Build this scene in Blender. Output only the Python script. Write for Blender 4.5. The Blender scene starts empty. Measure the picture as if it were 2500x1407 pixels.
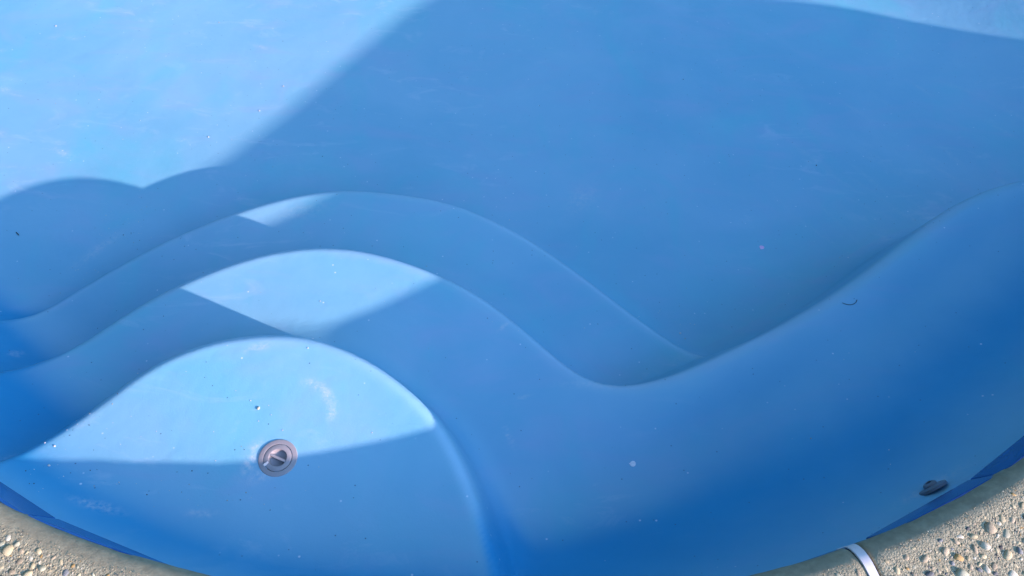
import bpy, bmesh, math, random
import numpy as np
from mathutils import Vector, Matrix, noise as mnoise

random.seed(7)
rng = np.random.default_rng(7)
scene = bpy.context.scene
COL = scene.collection

# ------------------------------------------------------------------ camera
CAM_H = 1.55
cam_d = bpy.data.cameras.new('camera'); cam = bpy.data.objects.new('camera', cam_d); COL.objects.link(cam)
cam_d.sensor_width = 36.0; cam_d.lens = 26.64
cam_d.clip_start = 0.05; cam_d.clip_end = 1000
right = Vector((0.999, 0.0399, 0.0222)); fwd = Vector((0.0, 0.4829, -0.8757))
right = (right - fwd * right.dot(fwd)).normalized(); upv = right.cross(fwd).normalized()
cam.matrix_world = Matrix(((right.x, upv.x, -fwd.x, 0), (right.y, upv.y, -fwd.y, 0), (right.z, upv.z, -fwd.z, CAM_H), (0, 0, 0, 1)))
scene.camera = cam

# ------------------------------------------------------------------ sky, sun, exposure
SUN_DIR = Vector((-2.50, 1.215, -1.0)).normalized()          # the way the light travels
ELEV = math.asin(-SUN_DIR.z); AZ = math.atan2(-SUN_DIR.x, -SUN_DIR.y)
world = bpy.data.worlds.new('World'); scene.world = world; world.use_nodes = True
wn = world.node_tree; wn.nodes.clear()
sky = wn.nodes.new('ShaderNodeTexSky'); sky.sky_type = 'NISHITA'; sky.sun_disc = False
sky.sun_elevation = ELEV; sky.sun_rotation = AZ; sky.air_density = 1.0; sky.dust_density = 0.5; sky.ozone_density = 4.0
bg = wn.nodes.new('ShaderNodeBackground'); bg.inputs['Strength'].default_value = 0.15
wo = wn.nodes.new('ShaderNodeOutputWorld')
wn.links.new(sky.outputs[0], bg.inputs[0]); wn.links.new(bg.outputs[0], wo.inputs[0])
sl = bpy.data.lights.new('sun', 'SUN'); sl.energy = 2.15; sl.angle = math.radians(0.7); sl.color = (1.0, 0.65, 0.585)
so = bpy.data.objects.new('sun', sl); COL.objects.link(so); so.rotation_euler = SUN_DIR.to_track_quat('-Z', 'Y').to_euler(); so.location = (5, -2.5, 4)
vs = scene.view_settings; vs.view_transform = 'Standard'; vs.look = 'None'; vs.gamma = 1.0; vs.exposure = 2.36; vs.use_curve_mapping = False
scene.render.engine = 'CYCLES'
scene.cycles.max_bounces = 10; scene.cycles.diffuse_bounces = 8

# ------------------------------------------------------------------ helpers
def tag(o, label=None, cat=None, group=None, kind=None):
    if label: o['label'] = label
    if cat: o['category'] = cat
    if group: o['group'] = group
    if kind: o['kind'] = kind
    return o
def link(name, me, mat=None, parent=None):
    o = bpy.data.objects.new(name, me); COL.objects.link(o)
    if mat is not None and me is not None and not me.materials: me.materials.append(mat)
    if parent is not None: o.parent = parent
    return o
def np_mesh(name, V, F, smooth=True, normals=None):
    me = bpy.data.meshes.new(name); V = np.asarray(V, np.float32); F = np.asarray(F, np.int32)
    n = F.shape[1]
    me.vertices.add(len(V)); me.vertices.foreach_set('co', V.ravel())
    me.loops.add(F.size); me.loops.foreach_set('vertex_index', F.ravel())
    me.polygons.add(len(F)); me.polygons.foreach_set('loop_start', np.arange(0, F.size, n, dtype=np.int32))
    me.update(calc_edges=True); me.validate()
    me.polygons.foreach_set('use_smooth', np.full(len(me.polygons), smooth))
    if normals is not None and len(me.vertices) == len(V): me.normals_split_custom_set_from_vertices(np.asarray(normals, np.float32).tolist())
    return me
def bm_mesh(name, bm, smooth=True):
    me = bpy.data.meshes.new(name); bm.to_mesh(me); bm.free()
    for p in me.polygons: p.use_smooth = smooth
    return me
def catmull(P, n, closed=False):
    P = np.asarray(P, float); m = len(P)
    if closed: Q = np.vstack([P[-1:], P, P[:2]]); segs = m
    else: Q = np.vstack([2*P[0]-P[1], P, 2*P[-1]-P[-2]]); segs = m - 1
    out = []
    for i in range(segs):                                   # centripetal
        p0, p1, p2, p3 = Q[i], Q[i+1], Q[i+2], Q[i+3]
        t0 = 0; t1 = t0+np.linalg.norm(p1-p0)**.5; t2 = t1+np.linalg.norm(p2-p1)**.5; t3 = t2+np.linalg.norm(p3-p2)**.5
        t = np.linspace(t1, t2, n, endpoint=False)[:, None]
        A1 = (t1-t)/(t1-t0)*p0+(t-t0)/(t1-t0)*p1; A2 = (t2-t)/(t2-t1)*p1+(t-t1)/(t2-t1)*p2; A3 = (t3-t)/(t3-t2)*p2+(t-t2)/(t3-t2)*p3
        B1 = (t2-t)/(t2-t0)*A1+(t-t0)/(t2-t0)*A2; B2 = (t3-t)/(t3-t1)*A2+(t-t1)/(t3-t1)*A3
        out.append((t2-t)/(t2-t1)*B1+(t-t1)/(t2-t1)*B2)
    if not closed: out.append(P[-1:])
    return np.vstack(out)
def smooth_line(c, k, closed=False):
    c = c.copy()
    for _ in range(k):
        if closed: c = .25*np.roll(c, 1, 0)+.5*c+.25*np.roll(c, -1, 0)
        else: c[1:-1] = .25*c[:-2]+.5*c[1:-1]+.25*c[2:]
    return c
def resample(c, step, closed=False):
    d = np.vstack([c, c[:1]]) if closed else c
    L = np.r_[0, np.cumsum(np.linalg.norm(np.diff(d, axis=0), axis=1))]
    st = step(d) if callable(step) else np.full(len(d), step)
    w = np.r_[0, np.cumsum(np.diff(L) / (.5*(st[1:]+st[:-1])))]
    n = int(w[-1]); t = np.linspace(0, w[-1], n, endpoint=not closed)
    return np.c_[np.interp(t, w, d[:, 0]), np.interp(t, w, d[:, 1])]
def sstep(a, b, x):
    t = np.clip((x-a)/(b-a), 0, 1); return t*t*(3-2*t)

# ------------------------------------------------------------------ materials
def new_mat(name):
    m = bpy.data.materials.new(name); m.use_nodes = True
    nt = m.node_tree; b = nt.nodes['Principled BSDF']
    return m, nt, b
class NT:
    def __init__(s, nt): s.nt = nt; s.co = nt.nodes.new('ShaderNodeTexCoord')
    def n(s, t, **k):
        x = s.nt.nodes.new(t)
        for a, v in k.items(): setattr(x, a, v)
        return x
    def l(s, a, b): s.nt.links.new(a, b)
    def noise(s, scale, detail=4, rough=.55, vec=None, dist=0.):
        x = s.n('ShaderNodeTexNoise'); x.inputs['Scale'].default_value = scale; x.inputs['Detail'].default_value = detail
        x.inputs['Roughness'].default_value = rough; x.inputs['Distortion'].default_value = dist
        s.l(vec if vec is not None else s.co.outputs['Object'], x.inputs['Vector']); return x.outputs['Fac']
    def voro(s, scale, vec=None, feature='F1'):
        x = s.n('ShaderNodeTexVoronoi'); x.inputs['Scale'].default_value = scale; x.feature = feature
        s.l(vec if vec is not None else s.co.outputs['Object'], x.inputs['Vector']); return x
    def mapr(s, v, a, b, c=0., d=1.):
        x = s.n('ShaderNodeMapRange'); x.clamp = True; s.l(v, x.inputs['Value'])
        for i, k in zip(('From Min', 'From Max', 'To Min', 'To Max'), (a, b, c, d)): x.inputs[i].default_value = k
        return x.outputs[0]
    def math(s, op, a, b=None):
        x = s.n('ShaderNodeMath', operation=op)
        for i, v in enumerate((a, b)):
            if v is None: continue
            if isinstance(v, (int, float)): x.inputs[i].default_value = v
            else: s.l(v, x.inputs[i])
        return x.outputs[0]
    def mix(s, f, a, b, mode='MIX'):
        x = s.n('ShaderNodeMix', data_type='RGBA', blend_type=mode)
        for sock, v in ((x.inputs[0], f), (x.inputs[6], a), (x.inputs[7], b)):
            if isinstance(v, (int, float)): sock.default_value = v
            elif isinstance(v, tuple): sock.default_value = (*v, 1)
            else: s.l(v, sock)
        return x.outputs[2]
    def scalevec(s, sc, rz=0.):
        x = s.n('ShaderNodeMapping'); x.inputs['Scale'].default_value = sc; x.inputs['Rotation'].default_value = (0, 0, rz)
        s.l(s.co.outputs['Object'], x.inputs['Vector']); return x.outputs[0]
    def bump(s, h, strength, dist, normal=None):
        x = s.n('ShaderNodeBump'); x.inputs['Strength'].default_value = strength; x.inputs['Distance'].default_value = dist
        s.l(h, x.inputs['Height'])
        if normal is not None: s.l(normal, x.inputs['Normal'])
        return x.outputs[0]

def pool_paint():
    m, nt, b = new_mat('blue_pool_paint'); k = NT(nt)
    big = k.noise(1.3, 4, .55, dist=.6)
    shade_blue = k.mix(k.mapr(big, .34, .66, 0, 1), (0.006, 0.238, 0.500), (0.014, 0.274, 0.540))
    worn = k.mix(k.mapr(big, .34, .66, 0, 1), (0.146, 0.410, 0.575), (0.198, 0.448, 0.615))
    wash = k.noise(2.1, 5, .6, k.scalevec((1, 2.4, 1), .5), dist=1.2)                 # violet and turquoise bloom in the worn paint
    worn = k.mix(k.mapr(wash, .50, .72, 0, .55), worn, (0.235, 0.405, 0.60))
    wash2 = k.noise(1.7, 5, .6, k.scalevec((1.4, 1, 1), 1.7), dist=.8)
    worn = k.mix(k.mapr(wash2, .52, .74, 0, .60), worn, (0.105, 0.465, 0.585))
    ac = k.n('ShaderNodeAttribute'); ac.attribute_name = 'chalk_shade'                      # pale wear on treads and floor; shade of coves and bench painted darker
    c = k.mix(k.mapr(k.math('ADD', ac.outputs['Fac'], k.math('MULTIPLY', k.math('SUBTRACT', k.noise(4, 5, .6, dist=.7), .5), .22)), 0, 1, 0, 1), shade_blue, worn)
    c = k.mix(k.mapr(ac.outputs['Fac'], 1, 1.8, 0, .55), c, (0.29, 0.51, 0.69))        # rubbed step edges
    # chalky, slightly brushed patches
    chalk_shade = k.noise(7, 6, .68, k.scalevec((.6, 1.6, 1), -.4), dist=1.0)
    patch = k.noise(1.1, 2, .5)
    c = k.mix(k.math('MULTIPLY', k.mapr(chalk_shade, .56, .78, 0, .55), k.math('MULTIPLY', k.mapr(patch, .42, .62, 0, 1), k.mapr(ac.outputs['Fac'], .2, .8, .15, 1))), c, (0.40, 0.56, 0.70))
    at = k.n('ShaderNodeAttribute'); at.attribute_name = 'scuff'
    c = k.mix(k.math('MULTIPLY', at.outputs['Fac'], k.mapr(k.noise(70, 5, .7), .38, .66, 0, 1)), c, (0.62, 0.64, 0.66))
    at2 = k.n('ShaderNodeAttribute'); at2.attribute_name = 'silt'
    c = k.mix(k.math('MULTIPLY', at2.outputs['Fac'], k.mapr(k.noise(9, 6, .65), .3, .7, .2, 1)), c, (0.125, 0.46, 0.60))
    # specks
    v = k.voro(42); d = k.mapr(v.outputs['Distance'], .05, .10, 1, 0)
    rare = k.n('ShaderNodeSeparateColor'); k.l(v.outputs['Color'], rare.inputs[0])
    dark = k.math('MULTIPLY', d, k.mapr(rare.outputs[0], .80, .81, 0, .8))
    c = k.mix(dark, c, (0.03, 0.08, 0.17))
    v2 = k.voro(36); d2 = k.mapr(v2.outputs['Distance'], .06, .13, 1, 0)
    r2 = k.n('ShaderNodeSeparateColor'); k.l(v2.outputs['Color'], r2.inputs[0])
    c = k.mix(k.math('MULTIPLY', d2, k.mapr(r2.outputs[1], .90, .91, 0, .6)), c, (0.62, 0.72, 0.82))
    k.l(c, b.inputs['Base Color'])
    k.l(k.mapr(chalk_shade, .3, .7, .46, .62), b.inputs['Roughness']); b.inputs['Specular IOR Level'].default_value = .32
    h1 = k.bump(k.noise(260, 3, .6), .22, .0012)
    h2 = k.bump(k.noise(34, 4, .6), .25, .0025, h1)
    h3 = k.bump(k.noise(5, 3, .5), .35, .010, h2)
    k.l(h3, b.inputs['Normal'])
    return m
def concrete(name, nose=False):
    m, nt, b = new_mat(name); k = NT(nt)
    fine = k.noise(420, 4, .7); med = k.noise(60, 5, .6); big = k.noise(6, 4, .6)
    at = k.n('ShaderNodeAttribute'); at.attribute_name = 'nose'
    c = k.mix(k.mapr(fine, .34, .66), (0.163, 0.161, 0.107), (0.372, 0.378, 0.258))
    v = k.voro(230); vs_ = k.n('ShaderNodeSeparateColor'); k.l(v.outputs['Color'], vs_.inputs[0])
    c = k.mix(k.mapr(vs_.outputs[0], .55, 1., 0, .6), c, (0.395, 0.416, 0.300))
    c = k.mix(k.mapr(vs_.outputs[1], .84, .86, 0, .55), c, (0.129, 0.138, 0.110))
    c = k.mix(k.mapr(big, .35, .7, 0, .35), c, (0.267, 0.250, 0.152))
    cn = k.mix(k.mapr(med, .3, .7), (0.203, 0.205, 0.144), (0.291, 0.300, 0.211))
    cn = k.mix(k.mapr(k.noise(18, 5, .7, dist=1), .45, .7, 0, .6), cn, (0.187, 0.194, 0.139))
    c = k.mix(at.outputs['Fac'], c, cn)
    k.l(c, b.inputs['Base Color']); b.inputs['Roughness'].default_value = .9; b.inputs['Specular IOR Level'].default_value = .2
    inv = k.math('SUBTRACT', 1.0, at.outputs['Fac'])
    hh = k.math('ADD', k.math('MULTIPLY', k.math('ADD', fine, k.math('MULTIPLY', v.outputs['Distance'], -1.2)), k.math('ADD', k.math('MULTIPLY', inv, .9), .1)), k.math('MULTIPLY', med, .5))
    k.l(k.bump(hh, .8, .0022), b.inputs['Normal'])
    return m
def warm_off(c): return (c[0]*.97, c[1]*1.05, c[2]*.93)
def plain(name, col, rough=.5, spec=.4, var=.12, scale=30, bump=.0, bscale=200):
    m, nt, b = new_mat(name); k = NT(nt)
    oi = k.n('ShaderNodeObjectInfo')
    f = k.noise(scale, 4, .6)
    lo = tuple(x*(1-var) for x in col); hi = tuple(min(1, x*(1+var)) for x in col)
    c = k.mix(k.mapr(f, .3, .7), lo, hi)
    hsv = k.n('ShaderNodeHueSaturation'); k.l(c, hsv.inputs['Color']); k.l(k.mapr(oi.outputs['Random'], 0, 1, 1-var*1.3, 1+var*1.3), hsv.inputs['Value'])
    k.l(hsv.outputs[0], b.inputs['Base Color']); b.inputs['Roughness'].default_value = rough; b.inputs['Specular IOR Level'].default_value = spec
    if bump: k.l(k.bump(k.noise(bscale, 3, .6), .6, bump), b.inputs['Normal'])
    return m
M = {}
M['paint'] = pool_paint()
M['deck'] = concrete('exposed_aggregate')
M['tile'] = plain('glazed_blue_tile', (0.008, 0.080, 0.275), .22, .4, .14, 9, .0006, 14)
M['grout'] = plain('tile_grout', (0.36, 0.38, 0.40), .9, .2, .1, 60)
M['plastic'] = plain('grey_plastic', (0.275, 0.285, 0.31), .45, .4, .05, 40, .0004, 300)
M['plastic_dark'] = plain('weathered_grey_plastic', (0.115, 0.155, 0.20), .5, .4, .10, 60)
M['shadow_gap'] = plain('dark_gap_dirt', (0.03, 0.028, 0.025), .9, .1, .2, 80)
M['strip'] = plain('white_plastic_strip', (0.60, 0.62, 0.64), .62, .25, .06, 60)
M['earth'] = plain('dry_lawn_earth', (0.10, 0.11, 0.05), .95, .1, .35, 3, .02, 12)
PEB = [plain('cream_pebble', warm_off((0.40, 0.345, 0.235)), .65, .3, .16, 90, .0008, 400), plain('white_pebble', warm_off((0.46, 0.43, 0.365)), .6, .3, .12, 60, .0006, 300),
       plain('beige_pebble', warm_off((0.325, 0.275, 0.21)), .7, .25, .18, 90, .0010, 400), plain('slate_pebble', warm_off((0.14, 0.15, 0.17)), .65, .3, .28, 130, .0010, 400),
       plain('ochre_pebble', warm_off((0.36, 0.24, 0.11)), .65, .25, .2, 90, .0008, 300), plain('dark_pebble', warm_off((0.065, 0.068, 0.08)), .65, .25, .3, 120, .0010, 300),
       plain('greenish_pebble', warm_off((0.34, 0.335, 0.265)), .6, .3, .12, 60, .0005, 300)]
PEB_W = [.29, .19, .27, .10, .05, .02, .08]

# ------------------------------------------------------------------ plan of the pool
CP = [(-1.2, .401), (-1.0, .316), (-.8, .251), (-.5, .191), (-.35, .176), (-.2, .166), (0, .163), (.2, .184), (.5, .247), (.8, .349), (1.1, .503),
      (1.36, .685), (1.77, 1.0), (2.28, 1.45), (2.74, 1.81), (3.2, 1.98), (3.8, 1.98), (4.4, 1.93), (4.8, 1.91), (5.12, 1.82), (5.38, 1.52), (5.6, 1.15), (6.2, .85), (7.1, 1.25),
      (7.9, 2.1), (8.8, 3.2), (9.1, 4.8), (8.4, 6.6), (6.8, 7.9), (4.5, 8.5), (1.5, 8.6), (-1.2, 8.1), (-3.2, 6.9), (-4.2, 5.4), (-4.25, 3.9),
      (-3.7, 2.75), (-3.1, 1.80), (-2.38, 1.15), (-1.84, .80), (-1.5, .577)]
cop = resample(smooth_line(catmull(CP, 60, True), 120, True), lambda d: np.where((d[:, 1] < 2.6) & (d[:, 0] > -3.4) & (d[:, 0] < 3.2), .011, .045), True)
NU = len(cop)
tan = np.roll(cop, -1, 0)-np.roll(cop, 1, 0); tan /= np.linalg.norm(tan, axis=1)[:, None]
inn = np.c_[-tan[:, 1], tan[:, 0]]                           # into the pool (loop runs anticlockwise)
CEN = np.array([1.6, 4.8])
# the rendered wall stands a little proud of the coping at both sides of the bay
off = .013*np.clip((np.abs(cop[:, 0]-.06)-.74)/.33, -.5, 1.3)
off = np.where(cop[:, 1] > 2.4, .02, off)
wall = cop+inn*off[:, None]

T1, T2, T3, TF = .311, .568, .856, 1.055
E1 = [(-1.25, .31), (-1.20, .42), (-1.149, .504), (-1.106, .558), (-1.033, .653), (-.969, .724), (-.907, .774), (-.811, .823), (-.707, .849), (-.61, .857), (-.531, .849), (-.428, .816), (-.334, .767), (-.253, .708), (-.206, .666), (-.166, .624), (-.125, .562), (-.078, .472), (-.043, .386), (-.02, .321), (-.002, .261), (.02, .15), (.05, -.1)]
E2 = [(-1.9, .48), (-1.62, .66), (-1.487, .759), (-1.41, .815), (-1.333, .879), (-1.249, .965), (-1.15, 1.063), (-1.075, 1.121), (-.962, 1.192), (-.842, 1.249), (-.741, 1.28), (-.636, 1.295), (-.528, 1.293), (-.419, 1.272), (-.294, 1.232), (-.171, 1.181), (-.062, 1.112), (.031, 1.038), (.134, .946), (.197, .895), (.258, .862), (.326, .852), (.394, .861), (.494, .892), (.597, .94), (.729, 1.01), (.867, 1.091), (1.011, 1.183), (1.101, 1.248), (1.26, 1.374), (1.394, 1.487), (1.53, 1.588), (1.663, 1.66), (1.79, 1.70), (2.0, 1.745), (2.35, 1.78), (2.8, 1.65), (3.2, 1.3)]
E3 = [(-2.3, .75), (-2.0, .98), (-1.768, 1.075), (-1.705, 1.099), (-1.649, 1.142), (-1.573, 1.219), (-1.482, 1.305), (-1.375, 1.401), (-1.262, 1.488), (-1.101, 1.589), (-.973, 1.653), (-.855, 1.698), (-.733, 1.727), (-.639, 1.736), (-.51, 1.731), (-.382, 1.719), (-.252, 1.694), (-.123, 1.643), (.006, 1.576), (.131, 1.491), (.253, 1.397), (.371, 1.296), (.486, 1.203), (.597, 1.121), (.679, 1.069), (.80, .98), (1.0, .80), (1.4, .3)]
def edge_curve(E): return smooth_line(resample(smooth_line(catmull(E, 12), 60), .012), 14)[::2]
EC = [edge_curve(E) for E in (E1, E2, E3)]
def signed(P, c):
    a = c[:-1]; ab = c[1:]-a; L2 = (ab*ab).sum(1); out = np.empty(len(P))
    for i in range(0, len(P), 20000):
        p = P[i:i+20000]; ap = p[:, None, :]-a[None]
        t = np.clip((ap*ab[None]).sum(2)/L2, 0, 1); q = ap-ab[None]*t[..., None]; d2 = (q*q).sum(2); j = d2.argmin(1); r = np.arange(len(p))
        cr = ab[j, 0]*ap[r, j, 1]-ab[j, 1]*ap[r, j, 0]
        out[i:i+20000] = np.sqrt(d2[r, j])*np.where(cr < 0, 1, -1)     # positive on the deck side
    return out
# riser section: round nose, steep face, hollow cove; fraction of the drop against the distance past the edge
def riser(r1, r2, D, ang=math.radians(79)):
    a = np.linspace(0, ang, 30); x1 = r1*np.sin(a); z1 = r1*(1-np.cos(a))
    L = max(.01, (D-(r1+r2)*(1-math.cos(ang)))/math.sin(ang))
    x2 = x1[-1]+L*math.cos(ang); z2 = z1[-1]+L*math.sin(ang)
    b = np.linspace(ang, 0, 30); x3 = x2+r2*(math.sin(ang)-np.sin(b)); z3 = z2+r2*(np.cos(b)-math.cos(ang))
    x = np.r_[x1, x3]; z = np.r_[z1, z3]
    return x-r1*math.sin(math.radians(57)), z/z[-1]
RS2 = [riser(.036, .085, .27), riser(.046, .12, .55, math.radians(80)), riser(.045, .10, .22)]
RS = [riser(.030, .15, .27), riser(.032, .16, .29), riser(.036, .10, .22)]

def floor_z(x, y):
    z = -(TF+.155*(y-1.7))
    q = .95*x+.30*y
    rise = .42*(.22*np.logaddexp(0, (q-3.18)/.22)); rise = np.minimum(rise, .55*(1-np.exp(-rise/.55)))
    return np.maximum(z, -2.0)+rise+.03*.45*np.logaddexp(0, (-x-1.15)/.45)
def surface(P, s):
    x, y = P[:, 0], P[:, 1]
    z = floor_z(x, y); reg = np.zeros(len(P), np.int8); worn = np.zeros(len(P))
    near = (y < 2.3) & (x > -2.8) & (x < 3.6); idx = np.where(near)[0]
    es = [signed(P[idx], c) for c in EC]
    for k, lev in ((2, -T3), (1, -T2), (0, -T1)):
        tau = -es[k]; tb, fr = RS[k]
        f = np.interp(tau, tb, fr); wr = sstep(*((-.55, -.25) if k == 0 else (.15, .7)), x[idx]); f = f*(1-wr)+np.interp(tau, *RS2[k])*wr                            # 0 on the tread, 1 below
        zz = z[idx]; slope = (.03+(.09*sstep(.2, .9, x[idx]) if k == 1 else 0))*np.minimum(np.maximum(es[k], 0), .6)
        z[idx] = np.minimum(1, 1)*((lev+slope)*(1-f)+zz*f)
        reg[idx[f < .985]] = k+1
        wv = np.exp(-((es[k]-.006)/.018)**2); worn[idx] = np.where(f < .5, wv, np.maximum(worn[idx]*sstep(.6, 1., f), wv))
    d0 = -z
    S = np.clip(.28+.34*(d0-.14), .10, .44)*(1+.52*sstep(.15, .9, x)*(1-sstep(.75, 1.0, d0)))
    t = np.clip(s/S, 0, 1)
    B = d0-.14
    bat = .2*sstep(.1, .8, x)
    w = .14+B*((1-bat)*np.sqrt(np.maximum(0, 1-(1-t)**2.15))+bat*(1-(1-t)**2))
    z = -w
    reg[s < S*.62] = 4
    e2 = np.full(len(P), -1.0); e2[idx] = es[1]
    return z, reg, worn, t, e2
# polar sheet from the wall to the middle of the basin
vd = np.r_[0, np.cumsum(np.r_[np.full(6, .0015), np.linspace(.003, .010, 36), np.full(360, .0105), np.linspace(.012, .10, 40)])]
vd = vd/vd[-1]
NV = len(vd)
U, Vv = np.meshgrid(np.arange(NU), np.arange(NV), indexing='ij')
PX = wall[:, None, :]+(CEN[None, None, :]-wall[:, None, :])*vd[None, :, None]*.985
P2 = PX.reshape(-1, 2)
# distance to the wall line, searched in a window of neighbouring columns
s = np.full(NU*NV, 9.0).reshape(NU, NV)
NVW = int(np.searchsorted(vd, .33))
for k in range(-80, 81):
    a = np.roll(wall, k, 0)[:, None, :]; b = np.roll(wall, k-1, 0)[:, None, :]; ab = b-a; ap = PX[:, :NVW]-a
    t = np.clip((ap*ab).sum(2)/((ab*ab).sum(2)+1e-12), 0, 1); q = ap-ab*t[..., None]
    s[:, :NVW] = np.minimum(s[:, :NVW], np.sqrt((q*q).sum(2)))
s = s.ravel()
Z, REG, WORN, TW, ED2 = surface(P2, s)
V = np.c_[P2, Z].reshape(NU, NV, 3)
du = np.roll(V, -1, 0)-np.roll(V, 1, 0); dv = np.gradient(V, axis=1)
NRM = np.cross(du, dv); NRM /= np.linalg.norm(NRM, axis=2)[..., None]+1e-12; NRM *= np.sign(NRM[..., 2:3]+1e-9)
NRM[:, 0] = np.c_[inn, np.full(NU, .05)]; NRM[:, 0] /= np.linalg.norm(NRM[:, 0], axis=1)[:, None]
# scuffs (pale rubbed marks) and silt, as point attributes
X, Y = V[..., 0], V[..., 1]
def blob(cx, cy, rx, ry, a):
    ca, sa = math.cos(a), math.sin(a); u = ((X-cx)*ca+(Y-cy)*sa)/rx; w = (-(X-cx)*sa+(Y-cy)*ca)/ry
    return np.exp(-(u*u+w*w))
def arc(cx, cy, r, w, a0, a1):
    d = np.hypot(X-cx, Y-cy)-r; an = np.arctan2(Y-cy, X-cx)
    return np.exp(-(d/w)**2)*sstep(a0-.25, a0+.1, an)*(1-sstep(a1-.2, a1+.25, an))
SC = np.zeros_like(X); RG_ = REG.reshape(NU, NV)
SC = np.maximum(SC, .55*arc(-.53, .632, .085, .011, -.1, 1.5))
for b_ in [(-.67, .81, .03, .012, .4, .5), (-.62, .50, .035, .016, 1.2, .75), (-.59, .465, .03, .014, .3, .6), (-.615, .54, .02, .012, .6, .55), (-.93, .365, .05, .010, -.2, .5), (-.70, .365, .03, .008, 0, .45),
           (-1.19, .50, .04, .014, .5, .5), (-1.62, .95, .016, .012, 0, .45), (-.02, 1.03, .02, .006, .8, .45), (.01, .68, .035, .004, -1.1, .5), (.05, .80, .02, .006, .3, .4), (.30, .855, .14, .012, .05, .25),
           (-.80, 1.62, .09, .03, .3, .25), (.28, 1.9, .09, .05, 1.0, .22), (-1.62, 1.50, .10, .02, 1.0, .3), (1.02, .50, .09, .01, .5, .35)]:
    SC = np.maximum(SC, b_[5]*blob(*b_[:5]))
for i in range(45):                                          # worn dabs on the sunny floor
    cx, cy = rng.uniform(-3.0, -1.2), rng.uniform(1.95, 3.6)
    SC = np.maximum(SC, rng.uniform(.1, .4)*blob(cx, cy, rng.uniform(.015, .05), rng.uniform(.005, .018), rng.uniform(-.5, .3)))
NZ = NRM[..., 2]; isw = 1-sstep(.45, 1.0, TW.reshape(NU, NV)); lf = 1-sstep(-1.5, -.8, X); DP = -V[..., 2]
flat = lf*sstep(.75, .995, NZ)+(1-lf)*(.80+.20*sstep(.7, .99, NZ))  # riser coves on the left painted darker to deepen their shade
CHALK_SHADE = .95*(isw*sstep(.80, 1.0, NZ)+(1-isw)*flat)  # steep wall coves take the darker blue, shade painted in
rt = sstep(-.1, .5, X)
CHALK_SHADE += isw*(.5*(1-rt)*(1-sstep(.14, .27, DP))+.9*rt*(1-sstep(.14, .46, DP)))
CHALK_SHADE *= 1-.64*sstep(.0, .9, X)*sstep(-.01, .16, ED2.reshape(NU, NV))*(1-isw)            # bench painted darker inward, standing in for its shade
CHALK_SHADE = np.minimum(CHALK_SHADE, 1)+.75*WORN.reshape(NU, NV)*(1-isw)
for i in range(34):                                          # faint brush streaks on the shaded floor
    SC = np.maximum(SC, rng.uniform(.05, .16)*blob(rng.normal(1.75, .38), rng.normal(2.25, .33), rng.uniform(.06, .16), rng.uniform(.006, .014), rng.normal(-.85, .15)))
SILT = .5*sstep(.02, .35, np.clip(.45-np.abs(Y-(1.10+.72*(X-.75))-.22), 0, 1))*sstep(.5, .8, X)*(1-sstep(1.5, 2.1, X))*(REG.reshape(NU, NV) == 0)
mf = np.roll(np.arange(NU), -1)
idx = np.arange(NU*NV).reshape(NU, NV)
Q = np.stack([idx[:, :-1], idx[mf][:, :-1], idx[mf][:, 1:], idx[:, 1:]], -1).reshape(-1, 4)
RG = REG.reshape(NU, NV)
fr = np.maximum(RG[:, :-1], RG[:, 1:]); fr = fr.reshape(-1)
FIT = (-.557, .512)
qc = V.reshape(-1, 3)[Q, :2].mean(1); fr[np.hypot(qc[:, 0]-FIT[0], qc[:, 1]-FIT[1]) < .034] = -1      # the hole the fitting sits in
VF = V.reshape(-1, 3); NF = NRM.reshape(-1, 3); SCF = SC.ravel().astype(np.float32); SIF = SILT.ravel().astype(np.float32); CHF = np.clip(CHALK_SHADE, 0, 2).ravel().astype(np.float32)
def part_mesh(name, mask, extra=None):
    F = Q[mask]; u, inv = np.unique(F.ravel(), return_inverse=True)
    me = np_mesh(name, VF[u], inv.reshape(-1, 4), True, NF[u])
    for nm, arr in (('scuff', SCF), ('silt', SIF), ('chalk_shade', CHF)):
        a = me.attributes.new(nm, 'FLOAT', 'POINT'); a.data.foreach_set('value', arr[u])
    return me
# close the small hole in the middle of the floor
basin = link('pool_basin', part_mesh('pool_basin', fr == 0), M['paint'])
tag(basin, 'empty blue painted pool basin with sloping floor', kind='structure')
shell = [basin]
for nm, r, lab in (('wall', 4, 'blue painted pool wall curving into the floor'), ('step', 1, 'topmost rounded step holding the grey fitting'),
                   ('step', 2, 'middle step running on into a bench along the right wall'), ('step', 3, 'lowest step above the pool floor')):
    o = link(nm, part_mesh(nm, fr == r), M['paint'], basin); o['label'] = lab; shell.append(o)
# wall strip behind the tiles
top = np.c_[cop+inn*(off*.45-.009)[:, None], np.full(NU, -.03)]; low = np.c_[wall, np.full(NU, -.14)]
SV = np.stack([top, low], 1).reshape(-1, 3); ii = np.arange(NU*2).reshape(NU, 2)
grout = link('tile_bedding', np_mesh('tile_bedding', SV, np.stack([ii[:, 0], ii[mf][:, 0], ii[mf][:, 1], ii[:, 1]], -1)), M['grout'], basin)

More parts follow.
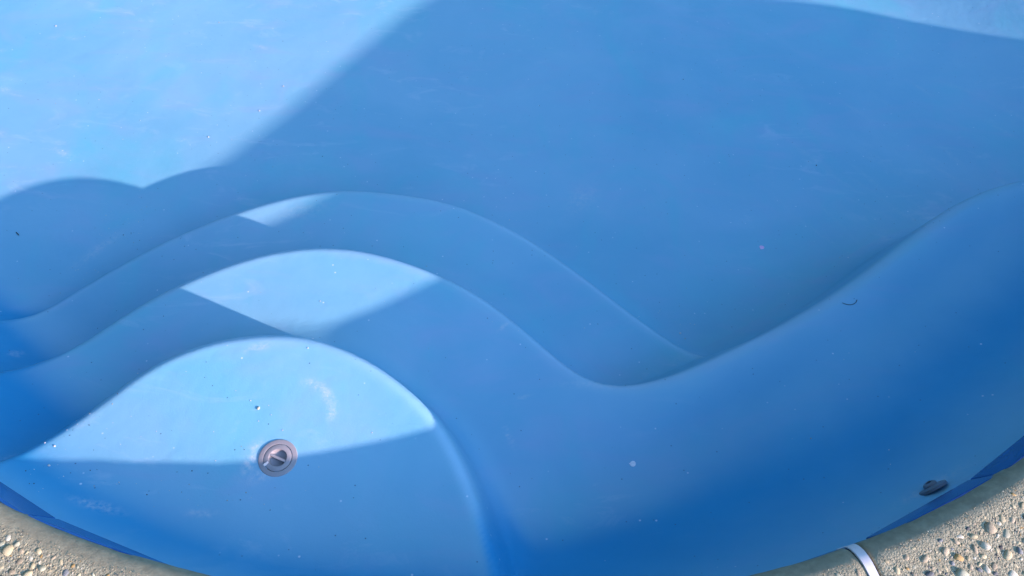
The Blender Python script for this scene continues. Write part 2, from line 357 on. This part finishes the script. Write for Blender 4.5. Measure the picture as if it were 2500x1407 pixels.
# waterline tiles, each a flat glazed piece
Lc = np.r_[0, np.cumsum(np.linalg.norm(np.diff(np.vstack([cop, cop[:1]]), axis=0), axis=1))]; LT = Lc[-1]
def at_len(l, arr):
    l = l % LT; cl = np.vstack([arr, arr[:1]])
    return np.array([np.interp(l, Lc, cl[:, k]) for k in range(arr.shape[1])])
l_ref = Lc[np.argmin(np.hypot(cop[:, 0]+.962, cop[:, 1]-.305))]     # a joint seen on the left
l_ref2 = Lc[np.argmin(np.hypot(cop[:, 0]-1.062, cop[:, 1]-.482))]
front = (l_ref2-l_ref) % LT
nf = round(front/.3); tw = front/nf; ntile = int(LT/tw)
for i in range(ntile):
    l0 = l_ref+i*tw; a = l0+.0032; b = l0+tw-.0032
    if i == ntile-1: b = l_ref+LT-.0022
    c = []
    for l in (a, b):
        for arr, z in ((top, -.034), (low, -.138)):
            p = at_len(l, arr[:, :2]); n = at_len(l, inn); n /= np.linalg.norm(n)
            c.append((p, n, z))
    dep = rng.uniform(.0022, .0036); tl = rng.uniform(-.0012, .0012)
    bm = bmesh.new(); vs_f = []; vs_b = []
    for j, (p, n, z) in enumerate(c):
        q = p+n*(dep+(tl if j < 2 else -tl)); vs_f.append(bm.verts.new((q[0], q[1], z))); q = p-n*.003; vs_b.append(bm.verts.new((q[0], q[1], z)))
    f = [vs_f[0], vs_f[2], vs_f[3], vs_f[1]]; g = [vs_b[0], vs_b[2], vs_b[3], vs_b[1]]
    bm.faces.new(f)
    for q in range(4): bm.faces.new((f[q], g[q], g[(q+1) % 4], f[(q+1) % 4]))
    bmesh.ops.recalc_face_normals(bm, faces=bm.faces)
    bmesh.ops.bevel(bm, geom=list(f[0].link_faces[0].edges)[:0] or [e for e in bm.edges if all(v in f for v in e.verts)], offset=.0015, segments=1, affect='EDGES')
    link('tile', bm_mesh('tile', bm, False), M['tile'], basin)

# ------------------------------------------------------------------ deck, coping slabs, ground
OUTW = .62
NW = .052
def nose_profile():
    a = np.linspace(0, math.pi/2, 12)
    n = np.r_[.014, .003, .0, NW*(1-np.cos(a))[1:]]; z = np.r_[-.082, -.078, -.068, -.046+.046*np.sin(a)[1:]]
    return np.r_[n, .060, .075, .10, .13, .18, .25, .33, .42, .52, OUTW], np.r_[z, np.zeros(10)]
npn, npz = nose_profile()
a_ = np.linspace(0, math.pi/2, 12)
deck_ring_in = cop-inn*OUTW
rad = deck_ring_in-CEN; rl = np.linalg.norm(rad, axis=1)[:, None]
deck_out = CEN+rad/rl*(rl+3.2); gr_out = CEN+rad/rl*260.
def ring(a, za, b, zb, nr, idxs):
    rows = [np.c_[a[idxs]+(b[idxs]-a[idxs])*t, np.full(len(idxs), za+(zb-za)*t)] for t in np.linspace(0, 1, nr)**1.5]
    Vr = np.stack(rows, 1); n = len(idxs); ii = np.arange(n*nr).reshape(n, nr); m2 = np.roll(np.arange(n), -1)
    return Vr.reshape(-1, 3), np.stack([ii[:, :-1], ii[:, 1:], ii[m2][:, 1:], ii[m2][:, :-1]], -1).reshape(-1, 4)
sub = np.arange(0, NU, 6)
Vr, Fr = ring(deck_ring_in, -.002, deck_out, -.002, 8, sub)
deck = link('pool_deck', np_mesh('pool_deck', Vr, Fr), M['deck']); tag(deck, 'exposed aggregate concrete pool deck around the basin', kind='structure')
Vr, Fr = ring(deck_out-(deck_out-CEN)*.004, -.03, gr_out, -.03, 14, sub)
tag(link('ground', np_mesh('ground', Vr, Fr), M['earth']), 'open ground beyond the pool deck', kind='structure')


# ------------------------------------------------------------------ unseen sky blockers added round the pool (low towards the sun, tall elsewhere)
M['sky_blocker'] = plain('blocker_green', (0.045, 0.062, 0.030), .8, .2, .5, 6, .06, 9)
def blocker_run(label, az0, az1, dist, height, thick=1.1):
    n = max(8, int(abs(az1-az0)*8)); rows = []
    for i in range(n+1):
        a = math.radians(az0+(az1-az0)*i/n); d = np.array([math.sin(a), math.cos(a)])
        j = int(np.argmax(((cop-CEN)/np.linalg.norm(cop-CEN, axis=1)[:, None])@d)); r0 = np.linalg.norm(cop[j]-CEN)+dist
        sec = []
        for k, (o_, h_) in enumerate([(0, 0), (-.12, .2), (-.15, .55), (-.08, .85), (.1, .97), (.4, 1.0), (.7, 1.0), (.95, .9), (1.05, .5), (1, 0)]):
            w_ = mnoise.noise(Vector((a*14, k*.9, dist)))*.16+mnoise.noise(Vector((a*60, k*2.1, 4)))*.10
            sec.append((*(CEN+d*(r0+o_*thick+w_)), -.03+h_*(height+.35*mnoise.noise(Vector((a*9, 2, dist))))))
        rows.append(sec)
    R = np.array(rows); nA, nP = R.shape[:2]; ii = np.arange(nA*nP).reshape(nA, nP)
    o = link('sky_blocker', np_mesh('sky_blocker', R.reshape(-1, 3), np.stack([ii[:-1, :-1], ii[:-1, 1:], ii[1:, 1:], ii[1:, :-1]], -1).reshape(-1, 4)), M['sky_blocker'])
    return tag(o, label, 'sky_blocker')
blocker_run('tall unseen sky blocker added beyond the far and left sides of the pool', -152, 72, 1.3, 11.0)
blocker_run('low unseen sky blocker added on the sunny side behind the deck', 76, 204, 4.2, 1.0)

l_joint = Lc[np.argmin(np.hypot(cop[:, 0]-.716, cop[:, 1]-.318))]
nsl = 11; slab_len = LT/nsl; GAP = .0125
for i in range(nsl):
    lo = l_joint+i*slab_len+GAP; hi = l_joint+(i+1)*slab_len-GAP
    n_al = max(20, int((hi-lo)/.02)); ll = np.linspace(lo, hi, n_al)
    rnd = .006
    ll = np.r_[lo, lo+.002, lo+.006, ll[1:-1], hi-.006, hi-.002, hi]
    sink = np.zeros(len(ll)); sink[0] = sink[-1] = .006; sink[1] = sink[-2] = .002
    cp_ = np.array([at_len(l, cop) for l in ll]); nn = np.array([at_len(l, inn) for l in ll]); nn /= np.linalg.norm(nn, axis=1)[:, None]
    wob = np.array([mnoise.noise(Vector((c_[0]*9, c_[1]*9, 3.1)))*.0022+mnoise.noise(Vector((c_[0]*40, c_[1]*40, 1.1)))*.0012 for c_ in cp_])
    R = np.stack([np.c_[cp_-nn*(n_+sink+wob*(n_ < .02))[:, None], z_-sink*.8+0*sink] for n_, z_ in zip(npn, npz)], 1)
    # end skirts
    nA, nP = R.shape[0], R.shape[1]
    s0 = R[:1].copy(); s0[..., 2] -= .12; s1 = R[-1:].copy(); s1[..., 2] -= .12
    R = np.concatenate([s0, R, s1], 0); nA += 2
    ii = np.arange(nA*nP).reshape(nA, nP)
    me = np_mesh('coping_slab', R.reshape(-1, 3), np.stack([ii[:-1, :-1], ii[:-1, 1:], ii[1:, 1:], ii[1:, :-1]], -1).reshape(-1, 4))
    at = me.attributes.new('nose', 'FLOAT', 'POINT')
    ns = np.tile((1-sstep(.026, .062, npn)), (nA, 1))
    jit = np.r_[0, wob, 0]*60
    ns = np.clip(ns+jit[:, None]*(ns > .02)*(ns < .98), 0, 1)
    at.data.foreach_set('value', ns.ravel().astype(np.float32))
    link('coping_slab', me, M['deck'], deck)
    # dirt in the open joint
    lj = l_joint+i*slab_len
    p = at_len(lj, cop); n = at_len(lj, inn); n /= np.linalg.norm(n); t_ = np.array([n[1], -n[0]])
    bm = bmesh.new()
    row = []
    for n_, z_ in zip(npn[2:], npz[2:]):
        q = p-n*(n_+.006); row.append([bm.verts.new((*(q+t_*w_), z_-.012)) for w_ in (-.016, .016)])
    for a, b in zip(row[:-1], row[1:]): bm.faces.new((a[0], a[1], b[1], b[0]))
    link('joint_dirt', bm_mesh('joint_dirt', bm), M['shadow_gap'], deck)

# white strip filling the joint over the nose on the right
p = at_len(l_joint, cop); n = at_len(l_joint, inn); n /= np.linalg.norm(n); t_ = np.array([n[1], -n[0]])     # t_: towards lower x?
if t_[0] > 0: t_ = -t_
bm = bmesh.new(); rows = []
prof = [(n_, z_) for n_, z_ in zip(npn[2:], npz[2:]) if n_ < .125]
prof = [( -.003, -.075)]+[(n_-.0012, z_+.0015) for n_, z_ in prof]
for j, (n_, z_) in enumerate(prof):
    q = p-n*n_; wd = .0205-.0035*min(1, n_/.12); c0 = .0125
    rows.append([bm.verts.new((*(q+t_*(c0-w_)), z_+dz)) for w_, dz in ((0, -.006), (.0003, .0), (wd-.0003, .0), (wd, -.006))])
for a, b in zip(rows[:-1], rows[1:]):
    for q in range(3): bm.faces.new((a[q], a[q+1], b[q+1], b[q]))
bmesh.ops.recalc_face_normals(bm, faces=bm.faces)
sm = bm_mesh('joint_strip', bm); sm.set_sharp_from_angle(angle=math.radians(40)); st = link('joint_strip', sm, M['strip'], deck); st['label'] = 'white plastic strip filling the joint over the rounded coping edge'
# torn end of the strip
bm = bmesh.new(); q0 = p-n*.128+t_*.003
ring_v = [bm.verts.new((*(q0+t_*(.011*math.cos(a)*r_)+n*(.007*math.sin(a)*r_)), .0028+.0015*math.sin(3*a))) for a, r_ in ((k_*.628, random.uniform(.6, 1.15)) for k_ in range(10))]
f = bm.faces.new(ring_v); e = bmesh.ops.extrude_face_region(bm, geom=[f]); 
for v in e['geom']:
    if isinstance(v, bmesh.types.BMVert): v.co.z -= .004
bmesh.ops.recalc_face_normals(bm, faces=bm.faces)
link('torn_end', bm_mesh('torn_end', bm, False), M['strip'], st)

# ------------------------------------------------------------------ pebbles of the exposed aggregate
def pebble_mesh(seed, flat=.55, angular=.25):
    bm = bmesh.new(); bmesh.ops.create_icosphere(bm, subdivisions=2, radius=1.0); r = random.Random(seed)
    ax = (1.0, r.uniform(.55, .9), flat*r.uniform(.8, 1.15)); o = Vector((r.random()*50, r.random()*50, r.random()*50))
    pl = [(Vector((r.gauss(0, 1), r.gauss(0, 1), r.gauss(0, 1))).normalized(), r.uniform(.62, .9)) for _ in range(int(3+5*angular))]
    for v in bm.verts:
        d = v.co.normalized(); L = 1+.22*mnoise.noise(d*1.3+o)+.10*mnoise.noise(d*3+o)
        for nrm, h in pl:
            k = d.dot(nrm)*L
            if k > h: L *= h/k*.97+.03
        v.co = Vector((d.x*L*ax[0], d.y*L*ax[1], d.z*L*ax[2]))
    return bm_mesh('pebble', bm, True)
shapes = [pebble_mesh(i, random.uniform(.38, .56), random.random()) for i in range(14)]
variants = {}
def pebble_data(si, mi):
    if (si, mi) not in variants:
        me = shapes[si].copy(); me.materials.clear(); me.materials.append(PEB[mi]); variants[(si, mi)] = me
    return variants[(si, mi)]
def deck_point(l, n_):
    p = at_len(l, cop); n = at_len(l, inn); n /= np.linalg.norm(n); return p-n*n_
def in_view(x, y):
    q = Vector((x, y, 0))-cam.location; z = q.dot(fwd); u = q.dot(right)/z*1850; w = q.dot(upv)/z*1850
    return abs(u) < 1290 and -745 < w
lA = Lc[np.argmin(np.hypot(cop[:, 0]+1.3, cop[:, 1]-.45))]; lB = Lc[np.argmin(np.hypot(cop[:, 0]-1.35, cop[:, 1]-.68))]; span = (lB-lA) % LT
placed = []; count = 0; grid = {}
def free(x, y, r):
    gx_, gy_ = int(x//.03), int(y//.03)
    for i in range(gx_-1, gx_+2):
        for j in range(gy_-1, gy_+2):
            for (a, b, c) in grid.get((i, j), ()):
                if (a-x)**2+(b-y)**2 < ((r+c)*.92)**2: return False
    return True
def joint_clear(l):
    d = (l-l_joint) % slab_len; return min(d, slab_len-d) > .026
stuffV = []; stuffF = []; stuffM = []; nv = 0
def to_stuff(me, mat4, mi):
    global nv
    co = np.empty(len(me.vertices)*3, np.float32); me.vertices.foreach_get('co', co); co = co.reshape(-1, 3)
    A = np.array(mat4)[:3]; co = co@A[:, :3].T+A[:, 3]
    fi = np.empty(len(me.polygons)*3, np.int32); me.polygons.foreach_get('vertices', fi)
    stuffV.append(co); stuffF.append(fi.reshape(-1, 3)+nv); stuffM.append(np.full(len(me.polygons), mi)); nv += len(co)
cands = []
for i in range(12000):
    l = lA+rng.uniform(0, span); n_ = .046+rng.uniform(0, 1)**1.1*.40
    r = float(np.clip(rng.lognormal(math.log(.0058), .42), .003, .013))
    if n_ < .07: r *= .62
    cands.append((r, l, n_))
for i in range(5000):                                        # the slab on the left is washed out more strongly
    l = lA+rng.uniform(0, .95); n_ = .048+rng.uniform(0, 1)*.20
    r = float(np.clip(rng.lognormal(math.log(.0064), .38), .003, .012))
    cands.append((r*(.62 if n_ < .065 else 1), l, n_))
cands.sort(reverse=True)
indiv = 0
for r, l, n_ in cands:
    if not joint_clear(l): continue
    p = deck_point(l, n_)
    if not free(p[0], p[1], r): continue
    grid.setdefault((int(p[0]//.03), int(p[1]//.03)), []).append((p[0], p[1], r))
    mi = int(rng.choice(7, p=PEB_W)); si = int(rng.integers(14))
    sc = r*1.08; ht = rng.uniform(-.60, -.08)*r*.5-(.0012 if n_ < .05 else 0)
    mat4 = Matrix.Translation((p[0], p[1], ht-.0004)) @ Matrix.Rotation(rng.uniform(0, 6.28), 4, 'Z') @ Matrix.Rotation(rng.uniform(-.35, .35), 4, 'X') @ Matrix.Scale(sc, 4)
    if r > .0048 and in_view(p[0], p[1]) and indiv < 299:
        o = link('pebble', pebble_data(si, mi), None, deck); o.matrix_world = mat4; indiv += 1
    else: to_stuff(shapes[si], mat4, mi)
# sand-size grit between them
tiny = []
for sd in range(4):
    bm = bmesh.new(); bmesh.ops.create_icosphere(bm, subdivisions=1, radius=1.0); r = random.Random(sd)
    for v in bm.verts: v.co = v.co*r.uniform(.7, 1.15); v.co.z *= .7
    tiny.append(bm_mesh('grit', bm, True))
for i in range(16000):
    l = lA+rng.uniform(0, span); n_ = .030+rng.uniform(0, 1)**1.2*.34
    if not joint_clear(l): continue
    p = deck_point(l, n_)
    if not in_view(p[0], p[1]) and rng.random() > .3: continue
    r = rng.uniform(.0009, .0030)*(1 if n_ > .06 else .6)
    mat4 = Matrix.Translation((p[0], p[1], rng.uniform(-.3, .2)*r)) @ Matrix.Rotation(rng.uniform(0, 6.28), 4, 'Z') @ Matrix.Diagonal((r, r*rng.uniform(.5, 1), r*rng.uniform(.35, .65), 1))
    to_stuff(tiny[i % 4], mat4, int(rng.choice(7, p=[.2, .12, .45, .10, .03, .06, .04])))
me = np_mesh('aggregate_grit', np.vstack(stuffV), np.vstack(stuffF))
for m in PEB: me.materials.append(m)
me.polygons.foreach_set('material_index', np.concatenate(stuffM).astype(np.int32))
tag(link('aggregate_grit', me, None, deck), kind='stuff')

# ------------------------------------------------------------------ fittings and litter
bpy.context.view_layer.update()
dg = bpy.context.evaluated_depsgraph_get()
def ground_hit(x, y):
    best = None
    for o in shell:
        ok, loc, nor, _ = o.ray_cast(Vector((x, y, 1.0)), Vector((0, 0, -1)), depsgraph=dg)
        if ok and (best is None or loc.z > best[0].z): best = (loc.copy(), nor.copy())
    return best
def frame(loc, nor, spin=0.):
    ref = Vector((1, 0, 0)) if abs(nor.x) < .8 else Vector((0, 1, 0))
    xa = (ref-nor*ref.dot(nor)).normalized(); ya = nor.cross(xa)
    q = Matrix(((xa.x, ya.x, nor.x, 0), (xa.y, ya.y, nor.y, 0), (xa.z, ya.z, nor.z, 0), (0, 0, 0, 1)))
    return Matrix.Translation(loc) @ q @ Matrix.Rotation(spin, 4, 'Z')
def lathe(prof, n=64, close=False):
    bm = bmesh.new(); rings = []
    for r, z in prof:
        if r < 1e-6: rings.append([bm.verts.new((0, 0, z))])
        else: rings.append([bm.verts.new((r*math.cos(2*math.pi*i/n), r*math.sin(2*math.pi*i/n), z)) for i in range(n)])
    for a, b in zip(rings[:-1], rings[1:]):
        for i in range(n):
            j = (i+1) % n
            if len(a) == 1 and len(b) == 1: continue
            if len(b) == 1: bm.faces.new((a[i], a[j], b[0]))
            elif len(a) == 1: bm.faces.new((a[0], b[j], b[i]))
            else: bm.faces.new((a[i], a[j], b[j], b[i]))
    bmesh.ops.recalc_face_normals(bm, faces=bm.faces)
    return bm
def sharp(me, ang=35):
    me.polygons.foreach_set('use_smooth', np.full(len(me.polygons), True))
    me.set_sharp_from_angle(angle=math.radians(ang))
    return me
# floor fitting on the top step
hit = ground_hit(FIT[0]-.05, FIT[1]); h2 = ground_hit(FIT[0]+.05, FIT[1]); R0 = .0475
hit = ((hit[0]+h2[0])/2, hit[1]+h2[1])
fit = bpy.data.objects.new('floor_fitting', None); COL.objects.link(fit); fit.empty_display_size = .05
zax = (hit[1]+Vector((0, 0, .5))).normalized(); xax = Vector((1, 0, 0)); xax = (xax-zax*xax.dot(zax)).normalized(); yax = zax.cross(xax)
fit.matrix_world = Matrix(((xax.x, yax.x, zax.x, hit[0].x), (xax.y, yax.y, zax.y, hit[0].y), (xax.z, yax.z, zax.z, hit[0].z+.0008), (0, 0, 0, 1)))
tag(fit, 'round grey plastic floor fitting with crossbar on the top step', 'pool fitting')
g = .725*R0
link('flange', sharp(bm_mesh('flange', lathe([(R0, -.006), (R0, .0010), (R0-.0010, .0022), (R0-.003, .0027), (g+.0014, .0030), (g+.0009, .0026), (g+.0008, -.004)]))), M['plastic'], fit)
link('plug', sharp(bm_mesh('plug', lathe([(g-.0004, -.004), (g-.0006, .0026), (g-.0014, .0031), (.46*R0+.0008, .0031), (.46*R0, .0025), (.45*R0, -.003), (.41*R0, -.0075), (.30*R0, -.0105), (0, -.0115)]))), M['plastic'], fit)
link('groove', bm_mesh('groove', lathe([(g+.0010, -.003), (g-.0007, -.003)])), M['shadow_gap'], fit)
bm = bmesh.new(); bmesh.ops.create_cube(bm, size=1.0)
for v in bm.verts: v.co = Vector((v.co.x*.90*R0, v.co.y*.13*R0, -.0045+v.co.z*.0145))
bmesh.ops.bevel(bm, geom=bm.edges[:], offset=.0007, segments=2, affect='EDGES')
bar = link('crossbar', bm_mesh('crossbar', bm, False), M['plastic'], fit); bar.rotation_euler.z = math.radians(-21)
# torn white scrap on the fitting
bm = bmesh.new()
out = [(-.0002, .0062), (.0030, .0035), (.0012, -.0005), (-.0018, -.0046), (-.0052, -.0066), (-.0066, -.0045), (-.0088, -.0052), (-.0092, -.0022), (-.0058, .0004), (-.0030, .0028)]
vt = [bm.verts.new((x, y, .0006*math.sin(900*x))) for x, y in out]; f = bm.faces.new(vt)
e = bmesh.ops.extrude_face_region(bm, geom=[f])
for v in e['geom']:
    if isinstance(v, bmesh.types.BMVert): v.co.z += .0011
bmesh.ops.recalc_face_normals(bm, faces=bm.faces)
scrap = link('plastic_scrap', bm_mesh('plastic_scrap', bm, False), M['strip'])
scrap.matrix_world = fit.matrix_world @ Matrix.Translation((-.0225, -.0165, .0034)) @ Matrix.Scale(1.05, 4)
tag(scrap, 'torn white scrap lying on the grey floor fitting', 'scrap')

# return inlet in the right wall
wi = np.argmin(np.hypot(wall[:, 0]-1.03, wall[:, 1]-.47))
best = None
for o in shell:
    a = Vector((*(cop[wi]+inn[wi]*.6), -.225)); ok, loc, nor, _ = o.ray_cast(a, Vector((*(-inn[wi]), 0)), depsgraph=dg)
    if ok and (best is None or (loc-a).length < best[0]): best = ((loc-a).length, loc.copy(), nor.copy())
inlet = bpy.data.objects.new('wall_inlet', None); COL.objects.link(inlet); inlet.empty_display_size = .05
inlet.matrix_world = frame(best[1], Vector((inn[wi][0], inn[wi][1], .06)).normalized())
tag(inlet, 'small grey water inlet nozzle in the blue wall below the right coping', 'pool fitting')
r = .035
link('flange', sharp(bm_mesh('flange', lathe([(r, -.004), (r, .002), (r-.002, .0042), (r-.006, .0056), (r-.014, .0064), (.016, .0064), (.0155, .004)]))), M['plastic_dark'], inlet)
noz = link('nozzle', sharp(bm_mesh('nozzle', lathe([(.0165, .006), (.0165, .0105), (.0150, .0130), (.0120, .0150), (.0100, .0158), (.0070, .0158), (.0065, .009), (0, .009)]))), M['plastic_dark'], inlet)
noz.rotation_euler = (.18, -.12, 0)

# litter lying in the basin -------------------------------------------------
M['bark'] = plain('dark_bark', (0.035, 0.03, 0.03), .9, .2, .3, 200)
M['petal'] = plain('pink_petal', (0.70, 0.48, 0.72), .6, .3, .1, 90)
M['flake'] = plain('pale_dry_leaf', (0.52, 0.60, 0.68), .7, .2, .12, 120)
M['crumb'] = plain('mortar_crumb', (0.50, 0.52, 0.52), .8, .2, .15, 200)
M['seed'] = plain('dark_seed', (0.03, 0.04, 0.06), .8, .2, .2, 100)
def tube(pts, r):
    bm = bmesh.new(); rings = []
    for i, p in enumerate(pts):
        d = (Vector(pts[min(i+1, len(pts)-1)])-Vector(pts[max(i-1, 0)])).normalized(); a = d.orthogonal().normalized(); b = d.cross(a)
        rr = r[i] if isinstance(r, (list, tuple)) else r
        rings.append([bm.verts.new(Vector(p)+(a*math.cos(t*1.0472)+b*math.sin(t*1.0472))*rr) for t in range(6)])
    for a, b in zip(rings[:-1], rings[1:]):
        for i in range(6): bm.faces.new((a[i], a[(i+1) % 6], b[(i+1) % 6], b[i]))
    bm.faces.new(rings[0][::-1]); bm.faces.new(rings[-1])
    bmesh.ops.recalc_face_normals(bm, faces=bm.faces)
    return bm
def put(o, x, y, spin=0., lift=0.):
    h = ground_hit(x, y)
    o.matrix_world = frame(h[0]+h[1]*lift, h[1], spin); return o

# twigs
tw1 = tag(put(link('twig', bm_mesh('twig', tube([(-.011, .003, .0018), (-.004, .0006, .0022), (.004, -.001, .0020), (.012, -.0034, .0016)], [.0013, .0019, .0017, .0010])), M['bark']), -1.956, 1.551, -.45), 'short dark twig on the shaded floor at the left edge', 'twig')
pts = [(-.024+.048*i/9, .0125*((i-4.5)/4.5)**2-.004+(.003 if i == 9 else 0), .0012) for i in range(10)]
tw2 = tag(put(link('twig', bm_mesh('twig', tube(pts, [.0005]+[.0008]*8+[.0012])), M['bark']), 1.075, 1.159, .12), 'thin curved twig lying on the bench at the right', 'twig')
def leaf(name, outline, mat, thick=.0005, curl=.0010):
    bm = bmesh.new(); n = len(outline); lay = []
    for dz in (0., thick):
        rim = [bm.verts.new((x, y, .0007+curl*.5*math.sin(i*1.3)+dz)) for i, (x, y) in enumerate(outline)]
        lay.append((rim, bm.verts.new((0, 0, .0004+dz))))
    for i in range(n):
        k = (i+1) % n
        bm.faces.new((lay[0][0][k], lay[0][0][i], lay[0][1])); bm.faces.new((lay[1][0][i], lay[1][0][k], lay[1][1])); bm.faces.new((lay[0][0][i], lay[0][0][k], lay[1][0][k], lay[1][0][i]))
    bmesh.ops.recalc_face_normals(bm, faces=bm.faces)
    return bm_mesh(name, bm, False)
pet = [(math.cos(a)*.0098*(1+.10*math.sin(3*a)), math.sin(a)*.0092*(1+(.45 if k == 10 else 0))) for k, a in enumerate([i*2*math.pi/14 for i in range(14)])]
tag(put(link('petal', leaf('petal', pet, M['petal']), M['petal']), 1.009, 1.676, -.3), 'small pink petal on the shaded pool floor', 'petal')
fl = [(-.0100, .0035), (-.0065, .0022), (-.0035, .0062), (.0020, .0086), (.0065, .0074), (.0092, .0030), (.0090, -.0030), (.0060, -.0080), (.0010, -.0090), (-.0045, -.0072), (-.0075, -.0020)]
tag(put(link('leaf', leaf('leaf', fl, M['flake']), M['flake']), .362, .612, .1), 'pale round dry leaf on the shaded bench', 'leaf')
def crumb(x, y, r, label, mat, cat='crumb', group=None):
    me = shapes[int(rng.integers(14))].copy(); me.name = cat; me.materials.clear(); me.materials.append(mat)
    o = link(cat if cat != 'crumb' else 'mortar_crumb', me); put(o, x, y, rng.uniform(0, 6), r*.35); o.matrix_world = o.matrix_world @ Matrix.Scale(r, 4)
    return tag(o, label, cat, group)
crumb(-.632, .639, .0046, 'small pale pebble on the sunlit top step above the grey fitting', PEB[1], 'pebble')
crumb(-1.134, 2.544, .0045, 'pale crumb on the sunny floor beside the slanting shadow edge', M['crumb'])
crumb(-1.203, 2.36, .0047, 'second pale crumb down along the slanting shadow edge', M['crumb'])
crumb(-1.383, 2.166, .0040, 'small crumb on the sunny floor left of the slanting shadow', M['crumb'])
crumb(-2.353, 2.903, .0050, 'white crumb on the sunny floor at the upper left', M['crumb'])
crumb(-1.57, 3.021, .0050, 'tiny crumb near the top of the sunny floor', M['crumb'])
crumb(-1.094, .509, .0038, 'pale crumb in the left tip of the sunlit top step', M['crumb'])
crumb(-1.079, .456, .0036, 'pale crumb in the shade below the left tip of the top step', M['crumb'])
crumb(.799, 2.747, .0034, 'dark seed on the shaded floor near the top centre', M['seed'], 'seed')
crumb(1.337, 2.174, .0036, 'dark seed on the shaded floor right of centre', M['seed'], 'seed')
crumb(.631, 1.237, .0042, 'pale crumb where the lowest step meets the bench', M['crumb'])
# fine grit swept together on the floor and steps
GV = []; GF = []; GM = []; gn = 0
def grain(x, y, r, mi):
    global gn
    h = ground_hit(x, y)
    if h is None: return
    me = tiny[int(rng.integers(4))]; co = np.empty(len(me.vertices)*3, np.float32); me.vertices.foreach_get('co', co); co = co.reshape(-1, 3)*r*rng.uniform(.6, 1.2, 3)
    fi = np.empty(len(me.polygons)*3, np.int32); me.polygons.foreach_get('vertices', fi)
    GV.append(co+np.array([h[0].x, h[0].y, h[0].z+r*.3])); GF.append(fi.reshape(-1, 3)+gn); GM.append(np.full(len(me.polygons), mi)); gn += len(co)
clusters = [(-1.62, 1.37, .05, .04, 26), (-1.53, 1.60, .07, .05, 42), (-1.58, 1.70, .08, .05, 22), (.55, 1.35, .06, .08, 22), (.65, 1.28, .05, .05, 14), (.0, 1.77, .06, .02, 8), (-1.03, .56, .08, .06, 22), (-.72, .40, .09, .03, 22),
            (-1.05, .43, .05, .02, 16), (-.60, .51, .10, .06, 16), (-.80, .70, .15, .10, 18), (-1.9, 2.5, .5, .4, 40), (-1.2, 2.3, .2, .2, 14), (1.2, 1.6, .5, .3, 20), (.6, .75, .4, .2, 20), (-.5, 1.05, .4, .12, 16), (-.1, 1.4, .4, .15, 16), (.3, 2.2, .7, .5, 26)]
for cx, cy, sx, sy, n in clusters:
    for _ in range(n): grain(rng.normal(cx, sx), rng.normal(cy, sy), float(np.clip(rng.lognormal(math.log(.0011), .4), .0006, .0022)), int(rng.choice(3, p=[.52, .2, .28])))
me = np_mesh('grit', np.vstack(GV), np.vstack(GF))
for m in (M['crumb'], PEB[2], M['seed']): me.materials.append(m)
me.polygons.foreach_set('material_index', np.concatenate(GM).astype(np.int32))
tag(link('grit', me), 'fine pale and dark grit scattered on the steps and floor', 'grit', kind='stuff')
